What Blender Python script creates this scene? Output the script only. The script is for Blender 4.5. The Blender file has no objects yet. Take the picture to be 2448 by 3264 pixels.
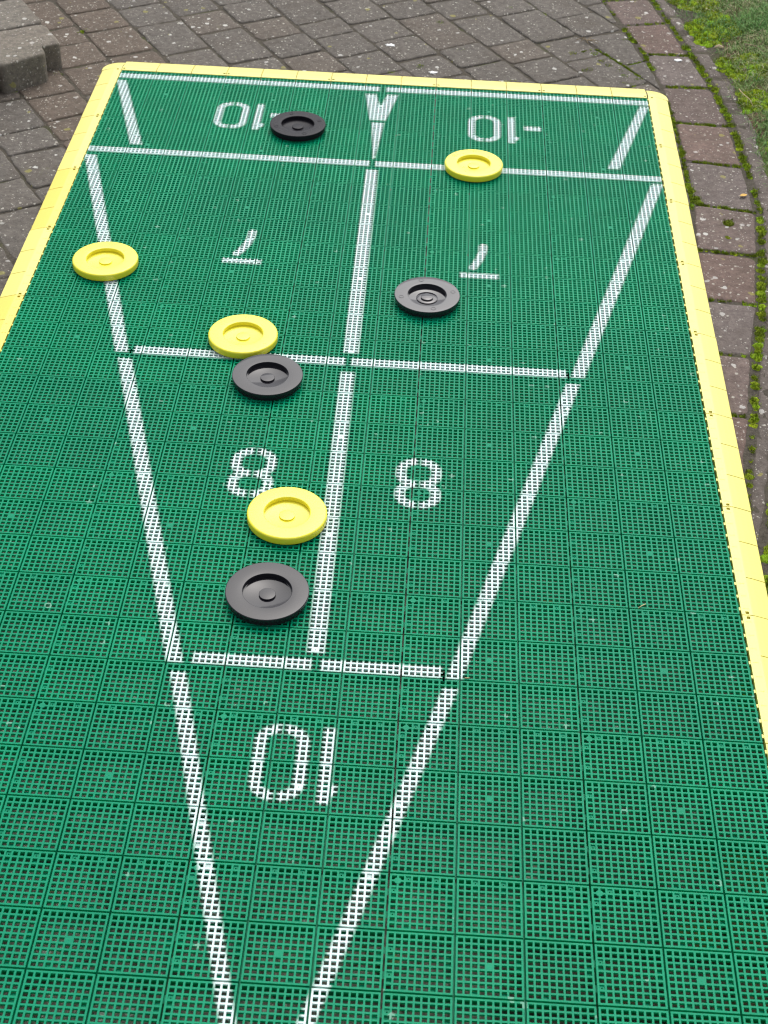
import bpy, math, random
import numpy as np
from mathutils import Vector, noise as mnoise

scene = bpy.context.scene
R_ = math.radians

# ---------------------------------------------------------------- camera
cam = bpy.data.objects.new("camera", bpy.data.cameras.new("camera"))
scene.collection.objects.link(cam)
cam.location = (0.152197, -4.060849, 1.879891)
cam.rotation_euler = (0.860028, -0.0325429, 0.0523653)
cam.data.sensor_fit = 'VERTICAL'
cam.data.sensor_height = 24.0
cam.data.sensor_width = 18.0
cam.data.lens = 4811.57 / 3264 * 24.0
cam.data.clip_start = 0.05
cam.data.clip_end = 500
cam.data.dof.use_dof = True
cam.data.dof.focus_distance = 2.85
cam.data.dof.aperture_fstop = 8.0
scene.camera = cam

# ---------------------------------------------------------------- sky, sun, exposure (soft bright overcast)
SUN_EL, SUN_AZ = 57.0, 9.0           # azimuth from +Y clockwise: ahead of the camera, a little to the right
world = bpy.data.worlds.new("World")
scene.world = world
world.use_nodes = True
wn = world.node_tree
bg = wn.nodes["Background"]
sky = wn.nodes.new("ShaderNodeTexSky")
sky.sky_type = 'NISHITA'
sky.sun_disc = False
sky.sun_elevation = R_(SUN_EL)
sky.sun_rotation = R_(SUN_AZ)
sky.air_density = 1.0
sky.dust_density = 4.0
sky.ozone_density = 1.0
hs = wn.nodes.new("ShaderNodeHueSaturation")      # cloud cover takes the blue out of the sky
hs.inputs['Saturation'].default_value = 0.32
wn.links.new(sky.outputs[0], hs.inputs['Color'])
wn.links.new(hs.outputs[0], bg.inputs['Color'])
bg.inputs['Strength'].default_value = 0.15
sl = bpy.data.lights.new("sun", 'SUN')
sl.energy = 1.1
sl.angle = R_(60)
sl.color = (1.0, 0.985, 0.965)
so = bpy.data.objects.new("sun", sl)
scene.collection.objects.link(so)
az, el = R_(SUN_AZ), R_(SUN_EL)
to_sun = Vector((math.sin(az) * math.cos(el), math.cos(az) * math.cos(el), math.sin(el)))
so.rotation_euler = (-to_sun).to_track_quat('-Z', 'Y').to_euler()
scene.view_settings.view_transform = 'Standard'
scene.view_settings.look = 'None'
scene.view_settings.exposure = 0.74
scene.view_settings.gamma = 1.0
scene.cycles.filter_width = 1.2

GROUND = -0.018
rng = random.Random(7)
nrs = np.random.RandomState(11)

# ---------------------------------------------------------------- helpers
def mesh_obj(name, verts, faces, mat=None, parent=None, attrs=None, smooth=False, mats=None, fmat=None):
    me = bpy.data.meshes.new(name)
    me.from_pydata([tuple(map(float, v)) for v in verts], [], [tuple(int(i) for i in f) for f in faces])
    if attrs:
        for an, (typ, dom, vals) in attrs.items():
            a = me.attributes.new(an, typ, dom)
            if typ == 'FLOAT':
                a.data.foreach_set('value', np.asarray(vals, dtype=np.float32).ravel())
            else:
                a.data.foreach_set('color', np.asarray(vals, dtype=np.float32).ravel())
    if mats:
        for m in mats: me.materials.append(m)
        me.polygons.foreach_set('material_index', fmat)
    elif mat: me.materials.append(mat)
    if smooth: me.polygons.foreach_set('use_smooth', [True] * len(me.polygons))
    me.update()
    o = bpy.data.objects.new(name, me)
    scene.collection.objects.link(o)
    if parent: o.parent = parent
    return o

def tag(o, label=None, cat=None, group=None, kind=None):
    if label: o['label'] = label
    if cat: o['category'] = cat
    if group: o['group'] = group
    if kind: o['kind'] = kind
    return o

def empty(name, loc, rz=0.0):
    o = bpy.data.objects.new(name, None)
    scene.collection.objects.link(o)
    o.location = loc
    o.rotation_euler = (0, 0, rz)
    o.empty_display_size = 0.05
    return o

def copy_tree(o, parent=None):
    c = o.copy()
    scene.collection.objects.link(c)
    c.parent = parent
    for ch in list(o.children):
        copy_tree(ch, c)
    return c

class NT:
    """small node-tree writer"""
    def __init__(self, name):
        self.m = bpy.data.materials.new(name)
        self.m.use_nodes = True
        self.t = self.m.node_tree
        self.b = self.t.nodes["Principled BSDF"]
    def n(self, typ, **kw):
        nd = self.t.nodes.new(typ)
        for k, v in kw.items():
            if k in nd.inputs.keys() if hasattr(nd, 'inputs') else False: nd.inputs[k].default_value = v
            else: setattr(nd, k, v)
        return nd
    def l(self, a, b): self.t.links.new(a, b)
    def set(self, **kw):
        for k, v in kw.items(): self.b.inputs[k.replace('_', ' ')].default_value = v
    def coord(self, out='Object'):
        return self.n("ShaderNodeTexCoord").outputs[out]
    def noise(self, vec, scale, detail=4, rough=0.55, w=None):
        nd = self.n("ShaderNodeTexNoise")
        nd.inputs['Scale'].default_value = scale
        nd.inputs['Detail'].default_value = detail
        nd.inputs['Roughness'].default_value = rough
        self.l(vec, nd.inputs['Vector'])
        return nd.outputs['Fac']
    def ramp(self, fac, stops):
        nd = self.n("ShaderNodeValToRGB")
        el = nd.color_ramp.elements
        while len(el) < len(stops): el.new(0.5)
        for e, (p, c) in zip(el, stops):
            e.position = p
            e.color = c if len(c) == 4 else (*c, 1)
        self.l(fac, nd.inputs['Fac'])
        return nd.outputs['Color']
    def maprange(self, v, a, b, c=0.0, d=1.0):
        nd = self.n("ShaderNodeMapRange")
        nd.interpolation_type = 'SMOOTHSTEP'
        for i, x in zip(('From Min', 'From Max', 'To Min', 'To Max'), (a, b, c, d)): nd.inputs[i].default_value = x
        self.l(v, nd.inputs['Value'])
        return nd.outputs[0]
    def math(self, op, a, b=None):
        nd = self.n("ShaderNodeMath")
        nd.operation = op
        for i, x in enumerate((a, b)):
            if x is None: continue
            if isinstance(x, (int, float)): nd.inputs[i].default_value = x
            else: self.l(x, nd.inputs[i])
        return nd.outputs[0]
    def mix(self, fac, a, b, blend='MIX'):
        nd = self.n("ShaderNodeMix")
        nd.data_type = 'RGBA'
        nd.blend_type = blend
        for sock, x in ((nd.inputs[0], fac), (nd.inputs[6], a), (nd.inputs[7], b)):
            if isinstance(x, (int, float)): sock.default_value = x
            elif isinstance(x, tuple): sock.default_value = x if len(x) == 4 else (*x, 1)
            else: self.l(x, sock)
        return nd.outputs[2]
    def attr(self, name, out='Fac'):
        nd = self.n("ShaderNodeAttribute")
        nd.attribute_name = name
        return nd.outputs[out]
    def bump(self, h, strength, dist):
        nd = self.n("ShaderNodeBump")
        nd.inputs['Strength'].default_value = strength
        nd.inputs['Distance'].default_value = dist
        self.l(h, nd.inputs['Height'])
        self.l(nd.outputs[0], self.b.inputs['Normal'])
        return nd
    def color(self, c): self.l(c, self.b.inputs['Base Color'])

def speckle(t, vec, scale, thr, seed_scale=1.0):
    """irregular round spots: voronoi distance against a random per-cell radius"""
    v = t.n("ShaderNodeTexVoronoi")
    v.inputs['Scale'].default_value = scale
    nz = t.n("ShaderNodeTexNoise")
    nz.inputs['Scale'].default_value = scale * 2.5
    t.l(vec, nz.inputs['Vector'])
    mixv = t.n("ShaderNodeVectorMath"); mixv.operation = 'MULTIPLY_ADD'
    t.l(nz.outputs['Color'], mixv.inputs[0])
    mixv.inputs[1].default_value = (0.5 / scale,) * 3
    t.l(vec, mixv.inputs[2])
    t.l(mixv.outputs[0], v.inputs['Vector'])
    sep = t.n("ShaderNodeSeparateColor")
    t.l(v.outputs['Color'], sep.inputs[0])
    rad = t.maprange(sep.outputs[0], thr, 1.0, 0.0, 0.42)
    d = t.math('SUBTRACT', rad, v.outputs['Distance'])
    return t.maprange(d, 0.0, 0.07)

# ---------------------------------------------------------------- materials
GREEN = (0.001, 0.285, 0.145)
def mat_green(painted=False):
    t = NT("green_plastic_painted" if painted else "green_plastic")
    oi = t.n("ShaderNodeObjectInfo")
    off = t.n("ShaderNodeVectorMath"); off.operation = 'MULTIPLY_ADD'      # every tile its own dirt
    t.l(oi.outputs['Random'], off.inputs[0]); off.inputs[1].default_value = (37.0, 53.0, 11.0)
    t.l(t.coord(), off.inputs[2])
    co = off.outputs[0]
    big = t.noise(co, 9.0, 3)
    dirt = t.noise(co, 60.0, 5, 0.7)
    c = t.mix(t.maprange(big, 0.3, 0.75), (GREEN[0]*0.85, GREEN[1]*0.92, GREEN[2]*0.92), (GREEN[0]*1.3, GREEN[1]*1.08, GREEN[2]*1.08))
    c = t.mix(t.math('MULTIPLY', oi.outputs['Random'], 0.5), c, (GREEN[0]*2.5, GREEN[1]*0.80, GREEN[2]*0.86))
    c = t.mix(t.math('MULTIPLY', t.maprange(dirt, 0.56, 0.80), 0.25), c, (0.10, 0.24, 0.15))
    mp = t.n("ShaderNodeMapping"); t.l(co, mp.inputs['Vector'])
    mp.inputs['Rotation'].default_value = (0, 0, 0.22); mp.inputs['Scale'].default_value = (46.0, 3.2, 1.0)
    scuff = t.math('MULTIPLY', t.maprange(t.noise(mp.outputs[0], 1.0, 6, 0.75), 0.60, 0.78), t.maprange(t.noise(co, 3.3, 3), 0.45, 0.65))
    c = t.mix(t.math('MULTIPLY', scuff, 0.22), c, (0.30, 0.42, 0.36))
    spots = speckle(t, co, 60.0, 0.965)
    c = t.mix(t.math('MULTIPLY', spots, 0.4), c, (0.40, 0.55, 0.48))
    if painted:
        sd = t.attr('sd')
        rag = t.noise(co, 260.0, 4, 0.7)
        sd2 = t.math('ADD', sd, t.math('MULTIPLY', t.math('SUBTRACT', rag, 0.5), 0.006))
        f = t.maprange(sd2, -0.0058, 0.0028)
        wear = t.maprange(t.noise(co, 34.0, 6, 0.7), 0.60, 0.70, 1.0, 0.30)
        worn = t.attr('wear')
        f = t.math('MULTIPLY', f, t.math('MAXIMUM', wear, t.math('SUBTRACT', 1.0, worn)))
        c = t.mix(f, c, (0.76, 0.77, 0.80))
        rg = t.mix(f, (0.33, 0.33, 0.33), (0.5, 0.5, 0.5))
        t.l(rg, t.b.inputs['Roughness'])
    else:
        t.l(t.maprange(dirt, 0.2, 0.9, 0.26, 0.42), t.b.inputs['Roughness'])
    t.color(c)
    t.set(IOR=1.45)
    t.b.inputs['Specular IOR Level'].default_value = 0.11
    t.bump(t.noise(co, 300.0, 3), 0.06, 0.0006)
    tr = t.n("ShaderNodeBsdfTranslucent")
    t.l(t.mix(1.0, c, (0.6, 2.2, 2.0), 'MULTIPLY'), tr.inputs['Color'])
    mx = t.n("ShaderNodeMixShader"); mx.inputs[0].default_value = 0.33
    t.l(t.b.outputs[0], mx.inputs[1]); t.l(tr.outputs[0], mx.inputs[2])
    t.l(mx.outputs[0], t.t.nodes["Material Output"].inputs['Surface'])
    return t.m

def mat_yellow_edge(tint):
    t = NT("yellow_edge_plastic")
    co = t.coord()
    # faint lattice of the ribs moulded under the thin skin
    mp = t.n("ShaderNodeMapping"); t.l(co, mp.inputs['Vector'])
    mp.inputs['Scale'].default_value = (96.2, 96.2, 0)
    sx = t.n("ShaderNodeSeparateXYZ"); t.l(mp.outputs[0], sx.inputs[0])
    def rib(o):
        f = t.math('FRACT', o)
        return t.maprange(t.math('ABSOLUTE', t.math('SUBTRACT', f, 0.5)), 0.30, 0.38)
    lat = t.math('MAXIMUM', rib(sx.outputs[0]), rib(sx.outputs[1]))
    base = (0.74 * tint[0], 0.655 * tint[1], 0.145 * tint[2])
    c = t.mix(t.math('MULTIPLY', lat, 0.10), base, (0.76 * tint[0], 0.69 * tint[1], 0.21 * tint[2]))
    c = t.mix(t.math('MULTIPLY', t.maprange(t.noise(co, 25.0, 5, 0.7), 0.55, 0.85), 0.25), c, (0.55, 0.47, 0.12))
    t.color(c)
    t.set(Roughness=0.38, IOR=1.5)
    t.bump(t.math('ADD', t.math('MULTIPLY', lat, 0.5), t.noise(co, 120.0, 3)), 0.10, 0.0006)
    return t.m

def mat_puck(kind):
    t = NT("puck_plastic_" + kind)
    co = t.coord()
    n1 = t.noise(co, 40.0, 5, 0.7)
    n2 = t.noise(co, 420.0, 3, 0.6)
    if kind == 'yellow':
        c = t.mix(t.maprange(n1, 0.35, 0.8), (0.730, 0.645, 0.024), (0.735, 0.655, 0.045))
        t.set(Roughness=0.30, IOR=1.5)
        t.l(t.maprange(n1, 0.3, 0.8, 0.26, 0.38), t.b.inputs['Roughness'])
        mp = t.n("ShaderNodeMapping"); t.l(co, mp.inputs['Vector'])
        mp.inputs['Rotation'].default_value = (0, 0, 0.6); mp.inputs['Scale'].default_value = (260.0, 14.0, 30.0)
        c = t.mix(t.math('MULTIPLY', t.maprange(t.noise(mp.outputs[0], 1.0, 5, 0.7), 0.62, 0.75), 0.22), c, (0.62, 0.56, 0.18))
        c = t.mix(t.math('MULTIPLY', t.maprange(t.noise(co, 55.0, 6, 0.75), 0.62, 0.8), 0.25), c, (0.50, 0.43, 0.06))
    else:
        scr = t.noise(co, 85.0, 6, 0.75)
        c = t.mix(t.math('MULTIPLY', t.maprange(scr, 0.6, 0.8), 0.25), (0.012, 0.011, 0.014), (0.05, 0.05, 0.055))
        if kind == 'dull': t.l(t.maprange(n1, 0.3, 0.8, 0.22, 0.32), t.b.inputs['Roughness'])
        else: t.l(t.maprange(n1, 0.3, 0.8, 0.06, 0.11), t.b.inputs['Roughness'])
        t.set(IOR=1.5)
        t.b.inputs['Specular IOR Level'].default_value = 0.30 if kind == 'gloss' else (0.46 if kind == 'dotted' else 0.07)
    t.color(c)
    t.bump(n2, 0.02, 0.0004)
    return t.m

def mat_paver(name, warm):
    t = NT(name)
    co = t.coord()
    tint = t.attr('tint', 'Color')
    fine = t.noise(co, 230.0, 7, 0.85)
    mid = t.noise(co, 70.0, 6, 0.7)
    big = t.noise(co, 6.0, 4, 0.6)
    c = t.mix(t.maprange(mid, 0.25, 0.8), (0.066, 0.060, 0.053), (0.138, 0.126, 0.111))
    if warm: c = t.mix(t.maprange(mid, 0.25, 0.8), (0.084, 0.067, 0.060), (0.165, 0.136, 0.122))
    c = t.mix(1.0, c, tint, 'MULTIPLY')
    c = t.mix(t.math('MULTIPLY', t.maprange(big, 0.45, 0.75), 0.4), c, (0.075, 0.060, 0.045))
    # grain: dark pits and pale grit
    c = t.mix(t.math('MULTIPLY', t.maprange(fine, 0.44, 0.30), 0.75), c, (0.028, 0.024, 0.02))
    c = t.mix(t.math('MULTIPLY', t.maprange(fine, 0.57, 0.72), 0.75), c, (0.26, 0.245, 0.22))
    g2 = t.noise(co, 95.0, 8, 0.9)
    c = t.mix(t.math('MULTIPLY', t.maprange(g2, 0.45, 0.28), 0.8), c, (0.018, 0.016, 0.013))
    c = t.mix(t.math('MULTIPLY', t.maprange(g2, 0.56, 0.70), 0.7), c, (0.24, 0.225, 0.20))
    c = t.mix(t.math('MULTIPLY', speckle(t, co, 210.0, 0.74), 0.65), c, (0.38, 0.36, 0.32))
    # lichen: pale grey and yellow-green spots
    lich = t.maprange(t.noise(co, 5.0, 2), 0.35, 0.65, 0.45, 1.0)
    c = t.mix(t.math('MULTIPLY', t.math('MULTIPLY', speckle(t, co, 52.0, 0.90 if not warm else 0.82), lich), 0.85), c, (0.50, 0.49, 0.45))
    c = t.mix(t.math('MULTIPLY', speckle(t, co, 110.0, 0.80 if not warm else 0.74), 0.7), c, (0.42, 0.40, 0.34))
    c = t.mix(t.math('MULTIPLY', speckle(t, co, 41.0, 0.94), 0.55), c, (0.27, 0.25, 0.06))
    c = t.mix(t.math('MULTIPLY', t.maprange(t.noise(co, 16.0, 5, 0.7), 0.64, 0.78), 0.35), c, (0.10, 0.105, 0.04))
    t.color(c)
    t.set(Roughness=0.92)
    t.b.inputs['Specular IOR Level'].default_value = 0.25
    h = t.math('ADD', t.math('MULTIPLY', fine, 0.6), t.math('ADD', mid, t.math('MULTIPLY', g2, 0.6)))
    t.bump(h, 0.75, 0.004)
    return t.m

def mat_joint():
    t = NT("joint_sand")
    co = t.coord()
    n = t.noise(co, 90.0, 6, 0.75)
    c = t.ramp(n, [(0.25, (0.034, 0.029, 0.022)), (0.55, (0.082, 0.072, 0.057)), (0.8, (0.105, 0.093, 0.075))])
    m = t.maprange(t.noise(co, 7.0, 4, 0.6), 0.55, 0.70)
    c = t.mix(t.math('MULTIPLY', m, 0.7), c, (0.05, 0.062, 0.014))
    t.color(c)
    t.set(Roughness=1.0)
    t.b.inputs['Specular IOR Level'].default_value = 0.1
    t.bump(n, 1.0, 0.006)
    return t.m

def mat_soil():
    t = NT("soil")
    co = t.coord()
    n = t.noise(co, 45.0, 8, 0.75)
    c = t.ramp(n, [(0.25, (0.028, 0.020, 0.012)), (0.5, (0.095, 0.066, 0.040)), (0.75, (0.19, 0.145, 0.095))])
    g = t.maprange(t.noise(co, 9.0, 5, 0.65), 0.42, 0.6)
    c = t.mix(t.math('MULTIPLY', g, 0.85), c, (0.070, 0.110, 0.022))
    t.color(c)
    t.set(Roughness=1.0)
    t.b.inputs['Specular IOR Level'].default_value = 0.1
    t.bump(n, 1.0, 0.01)
    return t.m

def mat_moss():
    t = NT("moss")
    co = t.coord()
    tint = t.attr('tint', 'Color')
    n = t.noise(co, 500.0, 4, 0.7)
    n2 = t.noise(co, 60.0, 4, 0.6)
    c = t.ramp(n, [(0.3, (0.045, 0.075, 0.005)), (0.55, (0.27, 0.42, 0.012)), (0.8, (0.46, 0.60, 0.04))])
    c = t.mix(t.maprange(n2, 0.35, 0.75), c, (0.15, 0.22, 0.014))
    c = t.mix(1.0, c, tint, 'MULTIPLY')
    t.color(c)
    t.set(Roughness=0.95)
    t.b.inputs['Specular IOR Level'].default_value = 0.15
    t.bump(n, 1.0, 0.004)
    return t.m

def mat_tinted(name, rough=0.7, bumpscale=200.0):
    t = NT(name)
    co = t.coord()
    c = t.mix(t.maprange(t.noise(co, bumpscale, 4), 0.3, 0.8), (0.75, 0.75, 0.75), (1.15, 1.15, 1.15))
    c = t.mix(1.0, t.attr('tint', 'Color'), c, 'MULTIPLY')
    t.color(c)
    t.set(Roughness=rough)
    t.b.inputs['Specular IOR Level'].default_value = 0.25
    return t.m

def mat_plain(name, rgb, rough=0.8, var=0.25, scale=80.0, bump=0.4, dist=0.002):
    t = NT(name)
    co = t.coord()
    n = t.noise(co, scale, 6, 0.7)
    c = t.mix(t.maprange(n, 0.25, 0.8), tuple(x * (1 - var) for x in rgb), tuple(min(1, x * (1 + var)) for x in rgb))
    t.color(c)
    t.set(Roughness=rough)
    t.bump(n, bump, dist)
    return t.m

M_green = mat_green()
M_paint = mat_green(True)
M_yel = {'pale': mat_yellow_edge((0.85, 0.865, 0.80)), 'deep': mat_yellow_edge((0.82, 0.77, 0.42)), 'mid': mat_yellow_edge((0.87, 0.86, 0.80))}
M_py, M_pb, M_pd, M_pg = mat_puck('yellow'), mat_puck('gloss'), mat_puck('dull'), mat_puck('dotted')
M_pav, M_edge = mat_paver("paver_concrete", False), mat_paver("edging_concrete", True)
M_joint, M_soil, M_moss = mat_joint(), mat_soil(), mat_moss()
M_grass = mat_tinted("grass_blade", 0.6)
M_twig = mat_plain("dry_twig", (0.20, 0.15, 0.09), 0.9)
M_straw = mat_plain("dry_straw", (0.42, 0.33, 0.17), 0.9)
M_leaf = mat_plain("yellow_leaf", (0.50, 0.30, 0.06), 0.8)
M_brownleaf = mat_plain("brown_leaf", (0.26, 0.14, 0.07), 0.85)
M_chalk = mat_plain("white_dropping", (0.74, 0.74, 0.72), 0.9, 0.1)
M_pebble = mat_plain("pebble", (0.34, 0.26, 0.17), 0.9)
M_haunch = mat_paver("haunch_concrete", True)

# ================================================================ GROUND
# joint bed under all pavers
def grid_sheet(name, x0, x1, y0, y1, step, zfun, mat, kind='structure'):
    nx, ny = int((x1 - x0) / step) + 1, int((y1 - y0) / step) + 1
    xs, ys = np.linspace(x0, x1, nx), np.linspace(y0, y1, ny)
    V = [(x, y, zfun(x, y)) for y in ys for x in xs]
    F = [(j * nx + i, j * nx + i + 1, (j + 1) * nx + i + 1, (j + 1) * nx + i) for j in range(ny - 1) for i in range(nx - 1)]
    o = mesh_obj(name, V, F, mat, smooth=True)
    return tag(o, kind=kind)

ground = mesh_obj("ground", [(-40, -40, -0.09), (40, -40, -0.09), (40, 40, -0.09), (-40, 40, -0.09)], [(0, 1, 2, 3)], M_soil)
tag(ground, kind='structure')
bed = mesh_obj("joint_bed", [(-4.5, -6, GROUND - 0.0040), (1.02, -6, GROUND - 0.0040), (1.02, 5, GROUND - 0.0040), (-4.5, 5, GROUND - 0.0040)], [(0, 1, 2, 3)], M_joint)
tag(bed, kind='structure')

# edging line (inner edge of the row of reddish edging stones), and outer edge
SL = [(0.50, 1.45), (0.60, 1.05), (0.673, 0.733), (0.722, 0.542), (0.776, 0.335), (0.806, 0.115), (0.824, -0.114), (0.829, -0.337), (0.828, -0.572), (0.812, -0.80), (0.780, -1.02), (0.735, -1.245), (0.70, -1.47), (0.66, -1.70), (0.61, -1.93), (0.55, -2.16), (0.48, -2.40), (0.40, -2.65)]
SR = [(0.645, 1.48), (0.745, 1.08), (0.817, 0.770), (0.858, 0.577), (0.905, 0.343), (0.946, 0.122), (0.970, -0.119), (0.977, -0.356), (0.980, -0.598), (0.955, -0.815), (0.926, -1.037), (0.884, -1.25), (0.850, -1.474), (0.805, -1.72), (0.75, -1.97), (0.69, -2.21), (0.62, -2.46), (0.54, -2.72)]

def clip_poly(poly, a, b):
    """keep the part of poly left of a->b"""
    out = []
    def side(p): return (b[0] - a[0]) * (p[1] - a[1]) - (b[1] - a[1]) * (p[0] - a[0])
    for i in range(len(poly)):
        p, q = poly[i], poly[(i + 1) % len(poly)]
        sp, sq = side(p), side(q)
        if sp >= 0: out.append(p)
        if (sp >= 0) != (sq >= 0):
            t = sp / (sp - sq)
            out.append((p[0] + t * (q[0] - p[0]), p[1] + t * (q[1] - p[1])))
    return out

def area(p): return 0.5 * sum(p[i][0] * p[(i + 1) % len(p)][1] - p[(i + 1) % len(p)][0] * p[i][1] for i in range(len(p)))

def round_poly(poly, r, wob, seg=0.016):
    """rounded, slightly wobbly outline"""
    n = len(poly)
    pts = []
    for i in range(n):
        p0, p1, p2 = Vector(poly[i - 1]), Vector(poly[i]), Vector(poly[(i + 1) % n])
        a, b = (p0 - p1), (p2 - p1)
        rr = min(r * rng.uniform(0.6, 1.5), a.length * 0.42, b.length * 0.42)
        A, B = p1 + a.normalized() * rr, p1 + b.normalized() * rr
        for k in range(5):
            t = k / 4
            pts.append((1 - t) ** 2 * A + 2 * t * (1 - t) * p1 + t * t * B)
        # straight run to the next corner
        q = p2 + (p1 - p2).normalized() * min(r, b.length * 0.42)
        m = max(1, int((q - B).length / seg))
        for k in range(1, m):
            pts.append(B.lerp(q, k / m))
    c = sum(pts, Vector((0, 0))) / len(pts)
    out = []
    for p in pts:
        d = (p - c).normalized()
        w = mnoise.noise(Vector((p.x * 40, p.y * 40, 3.1))) * wob + mnoise.noise(Vector((p.x * 140, p.y * 140, 9.1))) * wob * 0.5
        out.append(p + d * w)
    return out, c

class Stones:
    def __init__(self): self.V, self.F, self.T = [], [], []
    def add(self, poly, top, depth=0.05, tint=(1, 1, 1), r=0.013, wob=0.0046, tilt=0.008, bevel=0.006):
        if area(poly) < 0: poly = poly[::-1]
        pts, c = round_poly(poly, r, wob)
        n = len(pts)
        tx, ty = rng.uniform(-tilt, tilt), rng.uniform(-tilt, tilt)
        rings = [(0.0, -depth), (0.0, -bevel * 0.95), (bevel * 0.18, -bevel * 0.42), (bevel * 0.55, -bevel * 0.12), (bevel * 1.2, 0.0)]
        base = len(self.V)
        for ins, dz in rings:
            for p in pts:
                d = (p - c)
                L = d.length
                q = c + d * max(0.1, (L - ins) / L)
                z = top + dz + tx * (q.x - c.x) + ty * (q.y - c.y)
                if dz > -0.004: z += mnoise.noise(Vector((q.x * 28, q.y * 28, 0.7))) * 0.0012
                self.V.append((q.x, q.y, z)); self.T.append((*tint, 1))
        for sfr in (0.66, 0.33):
            for p in pts:
                q = c + (p - c) * sfr
                z = top + tx * (q.x - c.x) + ty * (q.y - c.y) + mnoise.noise(Vector((q.x * 28, q.y * 28, 0.7))) * 0.0016
                self.V.append((q.x, q.y, z)); self.T.append((*tint, 1))
        self.V.append((c.x, c.y, top + mnoise.noise(Vector((c.x * 28, c.y * 28, 0.7))) * 0.0016)); self.T.append((*tint, 1))
        nr = len(rings) + 2
        for k in range(nr - 1):
            for i in range(n):
                j = (i + 1) % n
                self.F.append((base + k * n + i, base + k * n + j, base + (k + 1) * n + j, base + (k + 1) * n + i))
        cc = base + nr * n
        for i in range(n):
            self.F.append((base + (nr - 1) * n + i, base + (nr - 1) * n + (i + 1) % n, cc))
    def build(self, name, mat, parent=None):
        return mesh_obj(name, self.V, self.F, mat, parent, attrs={'tint': ('FLOAT_COLOR', 'POINT', self.T)}, smooth=True)

TH = R_(122.0)
tdir = Vector((math.cos(TH), math.sin(TH)))       # along a course
ndir = Vector((math.sin(TH), -math.cos(TH)))      # across the courses
# joints seen in the photograph, by course (position along the course)
known = {0: [0.235, 0.385, 0.50], 1: [0.288, 0.432], -1: [0.301, 0.442, 0.58], -2: [0.33, 0.558], 2: [0.02, 0.16, 0.405], 3: [-0.02, 0.115, 0.33]}
pav = Stones()
for k in range(-26, 7):
    n0, n1 = -0.031 + 0.151 * k, -0.031 + 0.151 * (k + 1)
    js = sorted(known.get(k, []))
    if not js: js = [rng.uniform(-0.08, 0.08)]
    while js[-1] < 3.0: js.append(js[-1] + rng.choice((0.125, 0.15, 0.15, 0.19, 0.22)))
    while js[0] > -4.6: js.insert(0, js[0] - rng.choice((0.125, 0.15, 0.15, 0.19, 0.22)))
    for a, b in zip(js, js[1:]):
        g = 0.0028
        poly = []
        for (tt, nn) in ((a + g, n0 + g), (b - g, n0 + g), (b - g, n1 - g), (a + g, n1 - g)):
            p = tdir * (tt + rng.uniform(-.003, .003)) + ndir * (nn + rng.uniform(-.002, .002))
            poly.append((p.x, p.y))
        cx, cy = sum(p[0] for p in poly) / 4, sum(p[1] for p in poly) / 4
        if cx < -2.6 or cy > 2.6 or cy < -4.4 or cx > 1.1: continue
        if area(poly) < 0: poly = poly[::-1]
        for i in range(len(SL) - 1):
            if len(poly) < 3: break
            # region to the left (west) of the edging: walk the line from south to north
            A, B = SL[i + 1], SL[i]
            A = (A[0] - 0.009, A[1]); B = (B[0] - 0.009, B[1])
            poly = clip_poly(poly, A, B)
        if len(poly) < 3 or abs(area(poly)) < 0.0012: continue
        # drop degenerate tiny edges
        q = [poly[0]]
        for p in poly[1:]:
            if (Vector(p) - Vector(q[-1])).length > 0.014: q.append(p)
        if (Vector(q[0]) - Vector(q[-1])).length < 0.014: q.pop()
        if len(q) < 3: continue
        v = rng.uniform(0.93, 1.07)
        tint = (v * 1.03, v, v * 0.97)
        if -6 <= k <= -4 and cy > -0.6 and rng.random() < 0.75: tint = (v * 1.10, v * 0.94, v * 0.82)
        elif rng.random() < 0.12: tint = (v * 1.06, v * 0.98, v * 0.91)
        if all(abs(p[0]) < 0.80 and p[1] < 0.05 for p in q): tint = tuple(x * 1.55 for x in tint)   # paler under the court: light painted in to brighten ground seen through holes
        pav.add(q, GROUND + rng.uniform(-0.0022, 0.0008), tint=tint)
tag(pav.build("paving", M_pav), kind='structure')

edg = Stones()
def lerp2(a, b, t): return (a[0] + (b[0] - a[0]) * t, a[1] + (b[1] - a[1]) * t)
for i in range(len(SL) - 1):
    if SL[i][1] < -2.3: continue
    g = 0.004
    def sh(a, b, s):
        d = Vector(b) - Vector(a); d.normalize(); return (a[0] + d.x * s, a[1] + d.y * s)
    a0, a1, b0, b1 = SL[i], SL[i + 1], SR[i], SR[i + 1]
    poly = [sh(a0, a1, g), sh(a1, a0, g), sh(b1, b0, g), sh(b0, b1, g)]
    v = rng.uniform(0.9, 1.1)
    tint = [(v * 1.1, v * 0.93, v * 0.86), (v, v, v), (v * 1.06, v * 0.97, v * 0.94)][i % 3]
    edg.add(poly, GROUND + rng.uniform(-0.003, 0.0), tint=tint, r=0.016, wob=0.004, bevel=0.008)
tag(edg.build("paving_edge", M_edge), kind='structure')

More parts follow.
